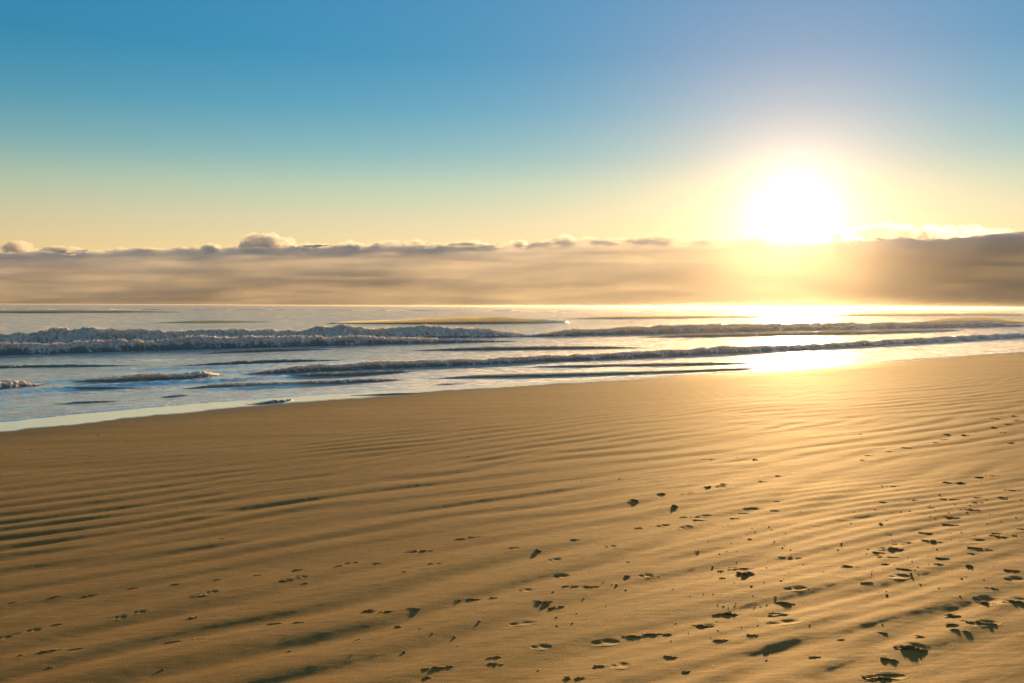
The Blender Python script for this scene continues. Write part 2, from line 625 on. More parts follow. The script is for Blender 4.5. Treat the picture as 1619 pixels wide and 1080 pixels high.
rows = np.array([-300, -150, -80, -40, -20, -10, -5, -2, 0, 1, 1.8, 2.4] + rows_between(2.9, 75, 0.00050, 0.0065) + [85, 100, 130, 180, 260, 400.0])
X, Y, inner = fan_grid(rows, np.linspace(-0.76, 0.76, 1300), 2.9)
fine = inner[None, :] & (Y > 2.8) & (Y < 76)
Z = sand_base(X, Y)
Z[fine] = sand_z(X[fine], Y[fine], True)
S, UU = shore_s(X, Y)
edge = S + 0.34 * fbm(UU * 0.35, S * 0.2, 4, 40) + 0.07 * gnoise(UU * 4.0, S * 2.0, 48)
WETW = 3.2
wet = smooth(-2.4, 0.0, edge)
film = smooth(-0.16, 0.02, edge)
# the wash lies flat: fade the relief where the film of water covers the sand
Z = np.where(S > -1.0, sand_base(X, Y) + (Z - sand_base(X, Y)) * np.clip(1 - film * 0.97, 0, 1), Z)
sand = mesh_from('sand', np.stack([X, Y, Z], -1).reshape(-1, 3), grid_faces(*X.shape, keep=(S < 8)), M_SAND,
                 {'wet': wet, 'film': film})
tag(sand, 'rippled golden brown sand sloping down to the surf', kind='structure')

# footprints pressed into the sand, pieces of the beach
for i, (cx, cy, a, L, B) in enumerate(PR):
    n = 26
    p, q = np.meshgrid(np.linspace(-1.0, 1.0, n), np.linspace(-1.0, 1.0, n))
    rad = np.maximum(np.abs(p), np.abs(q))
    th = np.arctan2(q, p)
    p, q = rad * np.cos(th), rad * np.sin(th)
    x = cx + p * L * math.cos(a) - q * B * math.sin(a)
    y = cy + p * L * math.sin(a) + q * B * math.cos(a)
    z = sand_z(x, y)
    z = z + 0.0006 - 0.003 * smooth(0.93, 1.0, rad)
    o = mesh_from('footprint', np.stack([x, y, z], -1).reshape(-1, 3), grid_faces(n, n), M_SAND,
                  {'wet': np.full(x.size, 0.25), 'film': np.zeros(x.size)}, parent=sand)

# ------------------------------------------------------------------ sea
rows = np.array([2.0, 5.0] + rows_between(9, 420, 0.00036, 0.05) + list(np.geomspace(440, 9000, 50)))
X, Y, inner = fan_grid(rows, np.linspace(-0.78, 0.78, 1000), 9.0)
S, UU = shore_s(X, Y)
dy = np.maximum(Y * Y * 0.00036, 0.05)
fade = lambda lam: smooth(0.0, 1.0, (lam / dy - 1.5) / 2.5)
depth_f = smooth(0.1, 4.0, S)
Z = np.zeros_like(X)
Z += 0.020 * gnoise(UU * 0.22, S * 0.62, 50) * fade(1.6) * depth_f
Z += 0.010 * gnoise(UU * 0.55, S * 1.5, 51) * fade(0.7) * depth_f
Z += 0.008 * gnoise(UU * 1.4, S * 3.6, 52) * fade(0.3)
wl = S + 0.9 * gnoise(UU * 0.06, S * 0.12, 58) + 0.25 * gnoise(UU * 0.35, S * 0.4, 59)
crests = np.zeros_like(X)
for lam_, am_, sd_ in ((2.9, 0.070, 61), (1.5, 0.030, 63)):
    ridge = np.maximum(0, np.sin(wl / lam_ * 2 * np.pi + 1.5 * gnoise(UU * 0.2, S * 0.3, sd_))) ** 5
    rg = ridge * np.clip(gnoise(UU * 0.09, S * 0.5, sd_ + 1) * 1.8 + 0.45, 0, 1)
    crests = np.maximum(crests, rg)
    Z += am_ * rg * fade(lam_ * 0.5) * smooth(0.8, 3.5, S)
Z += 0.10 * gnoise(UU * 0.03, S * 0.10, 53) * smooth(40, 120, S)
Z *= (inner[None, :] | (S > 30))
# the last tongue of the wash ends in a little lip
lip = S - 1.55 * smooth(34, -4, UU) + 0.5 * gnoise(UU * 0.12, UU * 0.0 + 3, 55) + 0.16 * gnoise(UU * 0.8, UU * 0 + 7, 56) + 0.06 * gnoise(UU * 2.6, UU * 0 + 3, 54)
Z += SEA - 0.035 + 0.038 * smooth(-0.05, 0.40, lip) + 0.006 * np.exp(-((lip - 0.16) / 0.10) ** 2)
foam = 0.62 + 0.26 * smooth(60, 6, S) + 0.20 * gnoise(UU * 0.10, S * 0.25, 57) + 0.12 * gnoise(UU * 0.4, S * 1.1, 49)
foam = foam + 0.3 * crests
foam = np.where(lip < 0.7, np.maximum(foam, 0.50 * np.exp(-((lip - 0.15) / 0.22) ** 2)), foam)
sea = mesh_from('sea', np.stack([X, Y, Z], -1).reshape(-1, 3), grid_faces(*X.shape, keep=(S > -1.2)), M_SEA, {'foam': np.clip(foam, 0, 1)})
tag(sea, 'blue grey sea running in to the beach', kind='structure')

# ------------------------------------------------------------------ waves
# (pixel column, crest row, foot row) along each wave; foot_fit is the degree of the curve through the feet
WAVES = [
    dict(name='ocean_swell', label='smooth golden brown swell farthest out, not yet breaking', pts=[(400, 507, 508.5), (470, 502, 510), (540, 498, 513.5), (620, 499.5, 514), (680, 499.5, 513.5), (760, 500.5, 512), (830, 503, 510.5), (905, 504.5, 508)],
         foam=0.22, thin=1.0, jag=0.16, end=22, deg=2),
    dict(name='ocean_swell', label='brown swell rising behind the surf at the far right edge', pts=[(1440, 506, 512), (1490, 503, 511.5), (1560, 501.5, 511), (1640, 501, 510.5)],
         foam=0.2, thin=1.0, jag=0.15, end=10, deg=1),
    dict(name='breaking_wave', label='ragged breaking wave with a spray plume at the left', pts=[(-60, 528, 544), (0, 527, 544), (70, 525, 544), (100, 522, 544), (170, 518, 542.5), (200, 523, 542), (300, 523, 540), (400, 523.5, 538), (460, 520, 537), (540, 517, 536), (600, 521, 535), (700, 516, 534), (800, 520, 533), (860, 524, 532)],
         foam=0.85, thin=0.6, jag=0.30, end=6, deg=2, low=0.8, spray=[(72, 120, 513, 0.9), (150, 180, 516, 0.4), (200, 480, 523, 0.22), (480, 620, 517, 0.4), (680, 760, 515, 0.4)]),
    dict(name='breaking_wave', label='long glinting breaker under the sun, its far end brown', pts=[(800, 524, 533), (900, 521, 531), (1000, 520, 530), (1080, 514, 527), (1200, 512.5, 524.5), (1300, 511, 522), (1400, 510.5, 520), (1480, 509.5, 518.5), (1640, 508, 516)],
         foam=0.62, thin=0.9, jag=0.22, end=8, deg=2, spray=[(860, 1320, 516, 0.5)]),
    dict(name='breaking_wave', label='second foaming breaker, just in front of the one with the spray plume', pts=[(-60, 545, 563), (0, 545, 562), (100, 543, 560), (200, 541, 557.5), (300, 537, 554), (400, 532.5, 549.5), (500, 532, 546.5), (600, 534, 544.5), (700, 536, 543), (780, 536, 541), (840, 537.5, 540)],
         foam=0.8, thin=0.3, jag=0.26, end=5, deg=2, spray=[(0, 300, 541, 0.35), (300, 430, 533, 0.55), (430, 700, 533, 0.3)]),
    dict(name='ocean_wave', label='thin low wave line right of the sun glitter, in the middle of the surf', pts=[(1000, 530, 534), (1120, 528, 533), (1255, 524.5, 530.5), (1400, 522, 527), (1530, 520, 523)],
         foam=0.25, thin=0.6, jag=0.12, end=5, deg=2),
    dict(name='breaking_wave', label='longest foam roller, nearest the shore, running from the middle out past the right edge', pts=[(362, 583, 590.5), (420, 579, 590), (500, 577.5, 588.5), (600, 574.5, 585.5), (700, 571, 581.5), (820, 566, 575.5), (930, 561, 570), (1030, 554, 563.5), (1120, 548.5, 559), (1200, 547.5, 556.5), (1330, 543, 550.5), (1460, 535.5, 543.5), (1570, 529, 536), (1640, 526, 532.5)],
         foam=0.66, thin=0.5, jag=0.25, end=3, deg=3, spray=[(400, 780, 575, 0.14), (780, 1160, 556, 0.3), (1160, 1500, 540, 0.25)]),
    dict(name='breaking_wave', label='dark foam roller at the left whose tip curls up clean of foam', pts=[(95, 597, 603), (130, 596, 606), (200, 594, 604), (280, 590, 600.5), (330, 586.5, 596.5), (362, 585, 592)],
         foam=0.6, thin=0.5, jag=0.22, end=1.5, deg=2),
    dict(name='breaking_wave', label='short dark roller cut by the left edge, nearest the sand there', pts=[(-60, 605, 621), (0, 603, 616), (40, 601, 612), (76, 601.5, 607)],
         foam=0.55, thin=0.4, jag=0.22, end=1.2, deg=1),
    dict(name='ocean_wave', label='low wave line crossing under the left roller, smooth and dark', pts=[(30, 613.5, 617), (80, 613, 617.5), (150, 612, 616), (240, 610, 613)],
         foam=0.1, thin=0.2, jag=0.1, end=1.5, deg=1),
    dict(name='ocean_wave', label='small dark wave line just below the left end of the longest roller', pts=[(417, 594, 598), (500, 589.5, 596.5), (580, 586.5, 592.5), (665, 582.5, 587)],
         foam=0.42, thin=0.4, jag=0.2, end=1.5, deg=2),
    dict(name='ocean_wave', label='small dark wave line with a bright foam tip at its left end', pts=[(285, 609, 614.5), (350, 607, 614), (450, 604, 610.5), (560, 600, 606), (642, 597, 600.5)],
         foam=0.4, thin=0.4, jag=0.2, end=1.2, deg=2),
    dict(name='ocean_wave', label='short foam curl alone on the flat water, before the left wash edge', pts=[(250, 624, 630), (275, 623, 629.5), (308, 620.5, 625)],
         foam=0.5, thin=0.4, jag=0.25, end=0.8, deg=1),
    dict(name='ocean_wave', label='long thin brown wave line nearest the sand beneath the sun', pts=[(676, 594.5, 598), (760, 593, 598), (850, 591, 596.5), (960, 588, 592.5), (1080, 584.5, 588), (1215, 580, 583)],
         foam=0.2, thin=0.8, jag=0.12, end=1.5, deg=2),
    dict(name='ocean_wave', label='thin brown wave line with a small hump, under the long roller', pts=[(800, 579.5, 582), (900, 577.5, 581), (980, 575.5, 579), (1060, 574, 578), (1130, 573, 576.5), (1205, 572.5, 575)],
         foam=0.25, thin=0.8, jag=0.15, end=2, deg=2),
    dict(name='ocean_wave', label='faint thin wave line in the shallows left of the sun glitter', pts=[(560, 623.5, 625.5), (620, 622, 624.5), (690, 620, 622.3)],
         foam=0.2, thin=0.3, jag=0.15, end=1, deg=1),
    dict(name='ocean_wave', label='short thin wave line above the faint one in the shallows', pts=[(677, 607, 609.5), (710, 605.5, 608.8), (742, 604.5, 607)],
         foam=0.2, thin=0.4, jag=0.15, end=1, deg=1),
    dict(name='ocean_swell', label='low smooth swell line at the far left, close under the horizon', pts=[(-60, 491, 494.5), (80, 490.5, 494.5), (200, 491, 494), (300, 491.5, 493.5)], foam=0.05, thin=0.7, jag=0.1, end=25, deg=1),
    dict(name='ocean_swell', label='low brown swell line left of the farthest golden swell', pts=[(220, 508, 511), (300, 506, 510.5), (380, 505.5, 510), (430, 506, 509)], foam=0.1, thin=0.9, jag=0.15, end=10, deg=1),
    dict(name='ocean_swell', label='long thin swell line far out, passing just left of the sun glitter', pts=[(860, 501.5, 504.5), (980, 501, 504.5), (1100, 500, 503.5), (1230, 499.5, 502)], foam=0.1, thin=0.9, jag=0.15, end=14, deg=1),
    dict(name='ocean_swell', label='faint swell line far out on the right, right of the sun glitter', pts=[(1300, 497, 500), (1400, 496, 499.5), (1520, 495.5, 499), (1640, 495.5, 498.5)], foam=0.1, thin=0.9, jag=0.15, end=18, deg=1),
    dict(name='ocean_wave', label='thin dark wave line just in front of the second foaming breaker', pts=[(300, 556, 560), (400, 552, 556.5), (480, 550.5, 554.5), (545, 549.5, 552)], foam=0.2, thin=0.3, jag=0.15, end=4, deg=1),
    dict(name='ocean_wave', label='thin wave line behind the longest roller, in the middle of the surf', pts=[(630, 551, 554.5), (740, 549, 554), (860, 548, 553), (960, 547, 551.5), (1035, 547.5, 550)], foam=0.25, thin=0.4, jag=0.15, end=4, deg=1),
    dict(name='ocean_wave', label='upper of two dark wave lines behind the left roller', pts=[(-60, 579, 583), (60, 577, 581.5), (160, 576, 580), (240, 575.5, 578)], foam=0.3, thin=0.2, jag=0.2, end=3, deg=1),
    dict(name='ocean_wave', label='broken wave line behind the left end of the longest roller', pts=[(280, 575, 579), (380, 570.5, 575), (470, 567.5, 572), (560, 566.5, 569.5)], foam=0.35, thin=0.2, jag=0.25, end=3, deg=1),
    dict(name='ocean_wave', label='low ripple line in the left shallows, behind the wash edge', pts=[(60, 638, 641.5), (130, 635, 639), (205, 630.5, 634)], foam=0.2, thin=0.2, jag=0.2, end=1.2, deg=1),
    dict(name='ocean_wave', label='curved little wash front in the shallows by the wet sand', pts=[(395, 637, 640), (430, 633.5, 637.5), (467, 628, 631)],
         foam=0.35, thin=0.2, jag=0.2, end=0.7, deg=2),
]


def blobs(centres, radii, seed, squash=(1, 1, 1), rough=0.3, sub=0):
    """many small lumpy closed balls in one vertex list"""
    t = (1 + 5 ** 0.5) / 2
    v = np.array([(-1, t, 0), (1, t, 0), (-1, -t, 0), (1, -t, 0), (0, -1, t), (0, 1, t), (0, -1, -t), (0, 1, -t), (t, 0, -1), (t, 0, 1), (-t, 0, -1), (-t, 0, 1)], float)
    v /= np.linalg.norm(v[0])
    f = [(0, 11, 5), (0, 5, 1), (0, 1, 7), (0, 7, 10), (0, 10, 11), (1, 5, 9), (5, 11, 4), (11, 10, 2), (10, 7, 6), (7, 1, 8),
         (3, 9, 4), (3, 4, 2), (3, 2, 6), (3, 6, 8), (3, 8, 9), (4, 9, 5), (2, 4, 11), (6, 2, 10), (8, 6, 7), (9, 8, 1)]
    for _ in range(sub):
        v = list(map(tuple, v))
        mid, nf = {}, []

        def m(a, b):
            k = (min(a, b), max(a, b))
            if k not in mid:
                p = (np.array(v[a]) + np.array(v[b]))
                v.append(tuple(p / np.linalg.norm(p)))
                mid[k] = len(v) - 1
            return mid[k]
        for a, b, c in f:
            ab, bc, ca = m(a, b), m(b, c), m(c, a)
            nf += [(a, ab, ca), (b, bc, ab), (c, ca, bc), (ab, bc, ca)]
        f, v = nf, np.array(v)
    f = np.array(f)
    r = np.random.default_rng(seed)
    n, k = len(centres), len(v)
    sq = np.asarray(squash)
    V_ = v[None] * (1 + rough * r.uniform(-1, 1, (n, k, 1))) * np.asarray(radii)[:, None, None] * sq + np.asarray(centres)[:, None]
    F_ = f[None] + (np.arange(n) * k)[:, None, None]
    return V_.reshape(-1, 3), F_.reshape(-1, 3)


for wi, wv in enumerate(WAVES):
    P = np.array(wv['pts'], float)
    bx, by = on_plane(P[:, 0], P[:, 2], SEA)
    bu, bv = bx * U[0] + by * U[1], bx * V[0] + by * V[1]
    slope_h = (P[:, 2] - P[:, 1])
    H = np.full(len(P), 0.3)
    dtop = rays(P[:, 0], P[:, 1])
    for _ in range(20):
        Wf = 0.9 * H + 0.04
        dc = by + Wf * V[1]
        H = np.maximum(0.5 * H + 0.5 * (CAM_Z + dtop[:, 2] * dc - SEA), 0.02)
    fit = np.poly1d(np.polyfit(bu, bv, wv['deg']))
    o_ = np.argsort(bu)
    n = int(min(900, max(80, (P[-1, 0] - P[0, 0]) * 0.85)))
    u = np.interp(np.linspace(P[0, 0], P[-1, 0], n), P[:, 0], bu)
    v0 = fit(u)
    Hs = np.interp(u, bu[o_], H[o_])
    k = np.ones(9) / 9
    Hs = np.convolve(np.pad(Hs, 4, 'edge'), k, 'valid')
    Hm = float(H.mean())
    Hs *= smooth(0, wv['end'], u - u.min()) ** 0.6 * smooth(0, wv['end'], u.max() - u) ** 0.6 if wv['pts'][0][0] > 0 else smooth(0, wv['end'], u.max() - u) ** 0.6
    crest = 1 + wv['jag'] * (gnoise(u / (6 * Hm), u * 0 + wi, 60 + wi) + 0.55 * gnoise(u / (1.7 * Hm), u * 0 + wi, 70 + wi) + 0.35 * gnoise(u / (0.5 * Hm), u * 0 + wi, 75 + wi))
    v0 = v0 + 0.6 * Hm * gnoise(u / (9 * Hm), u * 0 + 5 + wi, 80 + wi)
    wrow = np.concatenate([np.linspace(-0.5, 1.0, 18), 1 + np.linspace(0.12, 6.0, 18) ** 1.0])
    ww, uu = np.meshgrid(wrow, u, indexing='ij')
    HH = (Hs * crest)[None, :]
    WF = (0.9 * Hs + 0.04)[None, :]
    t = np.clip(ww, -0.5, 1)
    foamy = wv['foam']
    front = np.where(t > 0, np.clip(t, 0, 1) ** (0.75 if foamy > 0.5 else 1.25), 0)
    front = front * front * (3 - 2 * front) * 0.4 + front * 0.6
    back = np.exp(-(np.maximum(ww - 1, 0) / (1.7 if foamy > 0.5 else (1.5 if wv['thin'] > 0.9 else 2.2))) ** 1.35)
    prof = front * back
    vv = v0[None, :] + ww * WF + 0 * uu
    # rolling white water is lumpy, clean faces stay smooth
    lump = foamy * (0.11 * fbm(uu / (0.9 * Hm), vv / (0.55 * Hm), 3, 90 + wi) + 0.13 * np.abs(gnoise(uu / (0.28 * Hm), vv / (0.2 * Hm), 97 + wi)) + 0.11 * np.abs(gnoise(uu / (0.11 * Hm), vv / (0.10 * Hm), 98 + wi)))
    lump = lump + 0.03 * gnoise(uu / (1.5 * Hm), vv / (0.5 * Hm), 99 + wi)
    zz = HH * (prof + lump * np.clip(prof * 3.5, 0, 1))
    vv = vv + HH * foamy * 0.16 * gnoise(uu / (0.6 * Hm), ww * 2.4, 110 + wi) * (prof > 0.03)
    sink = 0.05 + 0.03 * Hm
    zz = SEA + zz - sink * (1 - smooth(0.0, 0.12, prof))
    fo = foamy * (wv.get('low', 0.4) + (1.08 - wv.get('low', 0.4)) * np.where(ww > 1, 1, smooth(0.30, 0.85, prof))) * smooth(0.03, 0.14, prof)
    fo = fo + (0.22 + 0.2 * foamy) * gnoise(uu / (3 * Hm), ww * 0.8, 120 + wi)
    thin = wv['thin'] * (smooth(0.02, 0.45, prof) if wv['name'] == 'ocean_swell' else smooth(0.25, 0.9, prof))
    x = uu * U[0] + vv * V[0]
    y = uu * U[1] + vv * V[1]
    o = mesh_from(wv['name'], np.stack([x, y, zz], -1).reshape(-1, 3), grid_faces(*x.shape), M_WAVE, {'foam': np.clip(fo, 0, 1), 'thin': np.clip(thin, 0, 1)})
    tag(o, wv['label'], 'wave', 'waves rolling in to the beach')
    if wv.get('spray'):
        cs, rs = [], []
        r = np.random.default_rng(200 + wi)
        for (xa, xb, ytop, dens) in wv['spray']:
            num = int((xb - xa) * 9 * dens) + 30
            for _ in range(num):
                cpx = r.uniform(xa, xb)
                ux = np.interp(cpx, P[:, 0], bu)
                hx, vx, wf = np.interp(ux, u, Hs * crest), np.interp(ux, u, v0), np.interp(ux, u, Hs) * 0.9
                px_m = np.interp(ux, u, u * U[1] + v0 * V[1]) / FPX
                up = abs(r.normal(0, 1)) * px_m * (4.0 if dens > 0.8 else 1.6)
                if dens > 0.8:
                    up *= 0.35 + 0.9 * abs(math.sin(cpx * 0.16 + 0.6))
                vo = vx + wf * (1 + r.normal(0, 0.25)) + up * 0.3
                cs.append((ux * U[0] + vo * V[0], ux * U[1] + vo * V[1], SEA + hx * 0.97 + up))
                rs.append(px_m * r.uniform(0.18, 0.65) * (1.0 if up < px_m * 2 else 0.75))
        sv_, sf_ = blobs(cs, rs, wi, (1, 1, 0.9), 0.35)
        s_o = mesh_from('spray', sv_, sf_, M_SPRAY, parent=o)
        s_o['kind'] = 'stuff'

# ------------------------------------------------------------------ air over the sea
def box(name, lo, hi, mat):
    v = [(x, y, z) for x in (lo[0], hi[0]) for y in (lo[1], hi[1]) for z in (lo[2], hi[2])]
    f = [(0, 1, 3, 2), (4, 6, 7, 5), (0, 4, 5, 1), (2, 3, 7, 6), (0, 2, 6, 4), (1, 5, 7, 3)]
    return mesh_from(name, np.array(v), np.array(f), mat, smooth_shade=False)


M_HAZE, _, _ = make_volume('haze', (0.95, 0.93, 0.90), 0.0001, 0.86)
hz = box('haze', (-24000, -400, -2.6), (24000, 9200, 2.9), M_HAZE)
tag(hz, 'thin salt haze lying over the beach and the surf', kind='stuff')
M_MIST, mt, mv = make_volume('sea_mist', (0.95, 0.90, 0.84), 0.0000028, 0.93)
ms = box('sea_mist', (-5000, 1800, 4), (6000, 5200, 260), M_MIST)  # mist volume added so the sun's bloom reaches over the cloud bank
tag(ms, 'sea mist carrying the golden bloom of the sun', kind='stuff')

# ------------------------------------------------------------------ clouds
M_FRINGE, _, _ = make_volume('cloud_fringe', (0.99, 0.98, 0.97), 0.0026, 0.6)
M_TUFT, _, _ = make_volume('cloud_tuft', (0.99, 0.98, 0.97), 0.0040, 0.45)
M_PUFF, _, _ = make_volume('cloud_puff', (0.98, 0.97, 0.96), 0.0062, 0.42)
M_CLOUD, ct, cv = make_volume('cloud', (0.94, 0.955, 0.975), 0.0013, 0.35)
gp = ct.n('ShaderNodeNewGeometry').outputs['Position']
dn = ct.noise(ct.mapping(gp, 0.0, (1 / 2600, 1 / 2600, 1 / 150)), 1.0, 4, 0.6)
dv = ct.ramp(dn, [(0.30, 0.0028), (0.5, 0.0040), (0.70, 0.0058)])
gx = ct.n('ShaderNodeSeparateXYZ')
ct.l(gp, gx.inputs[0])
east = ct.ramp(ct.math('DIVIDE', gx.outputs[0], 10000.0), [(0.38, 0.0), (0.66, 1.0)])
ct.l(ct.math('MULTIPLY', dv, ct.math('ADD', 1.0, ct.math('MULTIPLY', east, 0.8))), cv.inputs['Density'])
CY = 14000.0
TOP = [(-900, 402), (-300, 402), (0, 401), (60, 400), (150, 399), (230, 395), (320, 396), (380, 395), (470, 392), (560, 391), (620, 388), (720, 389), (820, 388), (900, 381), (1000, 379), (1100, 379), (1200, 381),
       (1290, 380), (1340, 375), (1420, 374), (1500, 372), (1580, 367), (1640, 364), (1800, 362), (2600, 372)]
TP = np.array(TOP, float)
tz = rays(TP[:, 0], TP[:, 1])
n = 760
xs = np.linspace(-14500, 17500, n)
top = CAM_Z + np.interp(xs / CY, tz[:, 0], tz[:, 2]) * CY + np.interp(xs, [-3000, 3000, 4100, 4600, 6600, 9000], [26, 26, 0, -30, -20, 10])
prof = [(0.0, 0.0), (0.02, 0.15), (0.0, 0.3), (0.015, 0.45), (0.0, 0.6), (0.0, 0.75), (0.02, 0.88), (0.07, 0.96), (0.2, 1.0), (0.55, 0.985), (0.75, 0.93), (0.9, 0.8), (1.0, 0.55), (1.0, 0.25), (1.0, 0.0)]
pr = []
for (a, b) in zip(prof[:-1], prof[1:]):
    for q in range(4):
        pr.append((a[0] + (b[0] - a[0]) * q / 4, a[1] + (b[1] - a[1]) * q / 4))
pr = np.array(pr + [prof[-1]])
DEPTH = 850.0
xx = np.repeat(xs[None, :], len(pr), 0)
arc = np.repeat(np.arange(len(pr))[:, None] * 90.0, n, 1)
yy = CY + pr[:, :1] * DEPTH - 120 * fbm(xx / 1500, arc / 260, 4, 300) - 70 * np.abs(gnoise(xx / 420, arc / 150, 310))
hgt = smooth(0.8, 1.0, pr[:, 1:2])
bil = 1 - np.abs(gnoise(xx / 330, arc / 330, 301)) * 1.6
bil2 = 1 - np.abs(gnoise(xx / 130, arc / 130, 302)) * 1.6
zz = 8 + (top[None, :] - 8) * pr[:, 1:2] + hgt * (42 * (bil - 0.5) + 20 * (bil2 - 0.5) + 16 * gnoise(xx / 1100, arc / 900, 303))
zz = np.maximum(zz, 6.0)
faces = grid_faces(len(pr), n)
a = np.arange(n - 1)
last = (len(pr) - 1) * n
faces = np.concatenate([faces, np.stack([last + a, last + a + 1, a + 1, a], -1)])
cb = mesh_from('cloud_bank', np.stack([xx, yy, zz], -1).reshape(-1, 3), faces, M_CLOUD)
for e in (0, n - 1):
    pass
tag(cb, 'long low grey brown cloud bank lying along the whole horizon', 'cloud')

PUFFS = [  # pixel box of each puff: left, right, top, foot, label
    (6, 52, 380, 404, 'rounded cloud puff at the left end of the cloud bank'),
    (68, 136, 388, 404, 'flat cloud puff just right of the leftmost puff'),
    (180, 270, 391, 402, 'faint low cloud hump between the left puffs and the big one'),
    (318, 352, 384, 400, 'smallest cloud puff, close by the big round puff'),
    (374, 468, 368, 402, 'biggest round cloud puff with a bright right edge'),
    (468, 545, 385, 400, 'bright ragged cloud wisp touching the big puff on its right'),
    (548, 660, 384, 400, 'low bright rimmed cloud hump left of the middle'),
    (690, 780, 382, 398, 'pale cloud wisp on the bank top at the middle of the picture'),
    (1305, 1606, 352, 388, 'long cloud with a dazzling white fringe right of the sun'),
]
rt = np.random.default_rng(77)
for xc in np.concatenate([np.linspace(-20, 900, 26), np.linspace(930, 1180, 6)]):
    xc = float(xc + rt.uniform(-14, 14))
    yb_ = float(np.interp(xc, TP[:, 0], TP[:, 1])) + 5
    PUFFS.append((xc - rt.uniform(12, 30), xc + rt.uniform(12, 30), yb_ - rt.uniform(9, 16), yb_, 'low ragged tuft of cloud along the top edge of the cloud bank'))
PY = 15800.0
for i, (xl, xr, yt, yb, lab) in enumerate(PUFFS):
    d0, d1 = rays(xl, yb), rays(xr, yt)
    w = (d1[0] - d0[0]) * PY
    zb, zt = CAM_Z + d0[2] * PY, CAM_Z + d1[2] * PY
    PYk = PY
    cx, h = (d0[0] + d1[0]) / 2 * PY, zt - zb
    r = np.random.default_rng(500 + i)
    m = int(8 + w / h * 9)
    cs, rs = [], []
    for q in range(m):
        f = r.uniform(-1, 1)
        rr = h * r.uniform(0.28, 0.5) * (1 - 0.4 * abs(f))
        cs.append((cx + f * (w / 2 - rr), PY + r.uniform(-1, 1) * h * 0.8, zb + (h - rr * 0.9) * r.uniform(0.35, 1.0) * (1 - 0.35 * f * f)))
        rs.append(rr)
    v_, f_ = blobs(cs, rs, 600 + i, (1.15, 1.2, 0.85), 0.0, 3)
    nv = len(v_) // m
    ci = np.repeat(np.array(cs), nv, 0)
    dvec = v_ - ci
    sc_ = 1 + 0.30 * (0.5 - np.abs(gnoise(v_[:, 0] / (h * 0.22) + v_[:, 1] / (h * 0.3), v_[:, 2] / (h * 0.22), 700 + i))) + 0.30 * (0.5 - np.abs(fbm(v_[:, 0] / (h * 0.13), v_[:, 2] / (h * 0.13) + v_[:, 1] / (h * 0.2), 3, 720 + i, 0.6)))
    v_ = ci + dvec * sc_[:, None]
    o = mesh_from('cloud', v_, f_, M_FRINGE if xl > 1250 else (M_PUFF if i < 8 else M_TUFT))
    tag(o, lab, 'cloud', 'clouds topping the cloud bank')

# ------------------------------------------------------------------ what the tide left on the sand
def scrap_mesh(width, deep, tall, seed, stringy):
    """a ragged heap of weed: lumps strung along a line with thin fronds sticking out"""
    r = np.random.default_rng(seed)
    m = int(np.clip(width / 0.014, 5, 26)) if stringy else int(np.clip(width / 0.012, 8, 34))
    f = np.sort(r.uniform(-1, 1, m))
    prof = (1 - np.abs(f) ** 1.6) * r.uniform(0.45, 1.0, m)
    bend = r.normal(0, 0.35)
    cx = f * width / 2
    cyy = deep * (r.uniform(-0.5, 0.5, m) + bend * f * f)
    hh = tall * prof * (0.35 if stringy else 0.55)
    cs = np.stack([cx, cyy, hh * 0.45], -1)
    rs = np.maximum(hh, 0.0025) * r.uniform(0.7, 1.2, m)
    v, fc = blobs(cs, rs, seed, (1, 1, 1), 0.38, 0 if stringy else 1)
    k = len(v) // m
    sxx = np.repeat(np.clip(width / m / np.maximum(rs, 1e-4) * r.uniform(1.1, 1.8, m), 1.0, 7.0), k)
    c = np.repeat(cs, k, 0)
    v[:, 0] = c[:, 0] + (v[:, 0] - c[:, 0]) * sxx
    v[:, 1] = c[:, 1] + (v[:, 1] - c[:, 1]) * np.repeat(r.uniform(0.8, 1.8, m), k)
    v[:, 2] = np.maximum(v[:, 2], -0.006)
    return v, fc


def frond_mesh(length, seed, rise):
    """one thin, curved, flattened strand"""
    r = np.random.default_rng(seed)
    n = 9
    t = np.linspace(0, 1, n)
    a = r.uniform(0, 2 * np.pi)
    bend = r.normal(0, 0.7)
    px_ = length * t * np.cos(a + bend * t)
    py_ = length * t * np.sin(a + bend * t)
    pz = rise * np.sin(np.pi * np.minimum(t * 1.1, 1)) + 0.002
    rad = 0.0035 * (1 - 0.7 * t) + 0.0008
    vs = []
    for i in range(n):
        for q in range(5):
            b = q / 5 * 2 * np.pi
            vs.append((px_[i] + rad[i] * math.cos(b) * -math.sin(a), py_[i] + rad[i] * math.cos(b) * math.cos(a), pz[i] + rad[i] * 0.8 * math.sin(b)))
    fs = [(i * 5 + q, i * 5 + (q + 1) % 5, (i + 1) * 5 + (q + 1) % 5, (i + 1) * 5 + q) for i in range(n - 1) for q in range(5)]
    return np.array(vs), np.array(fs)


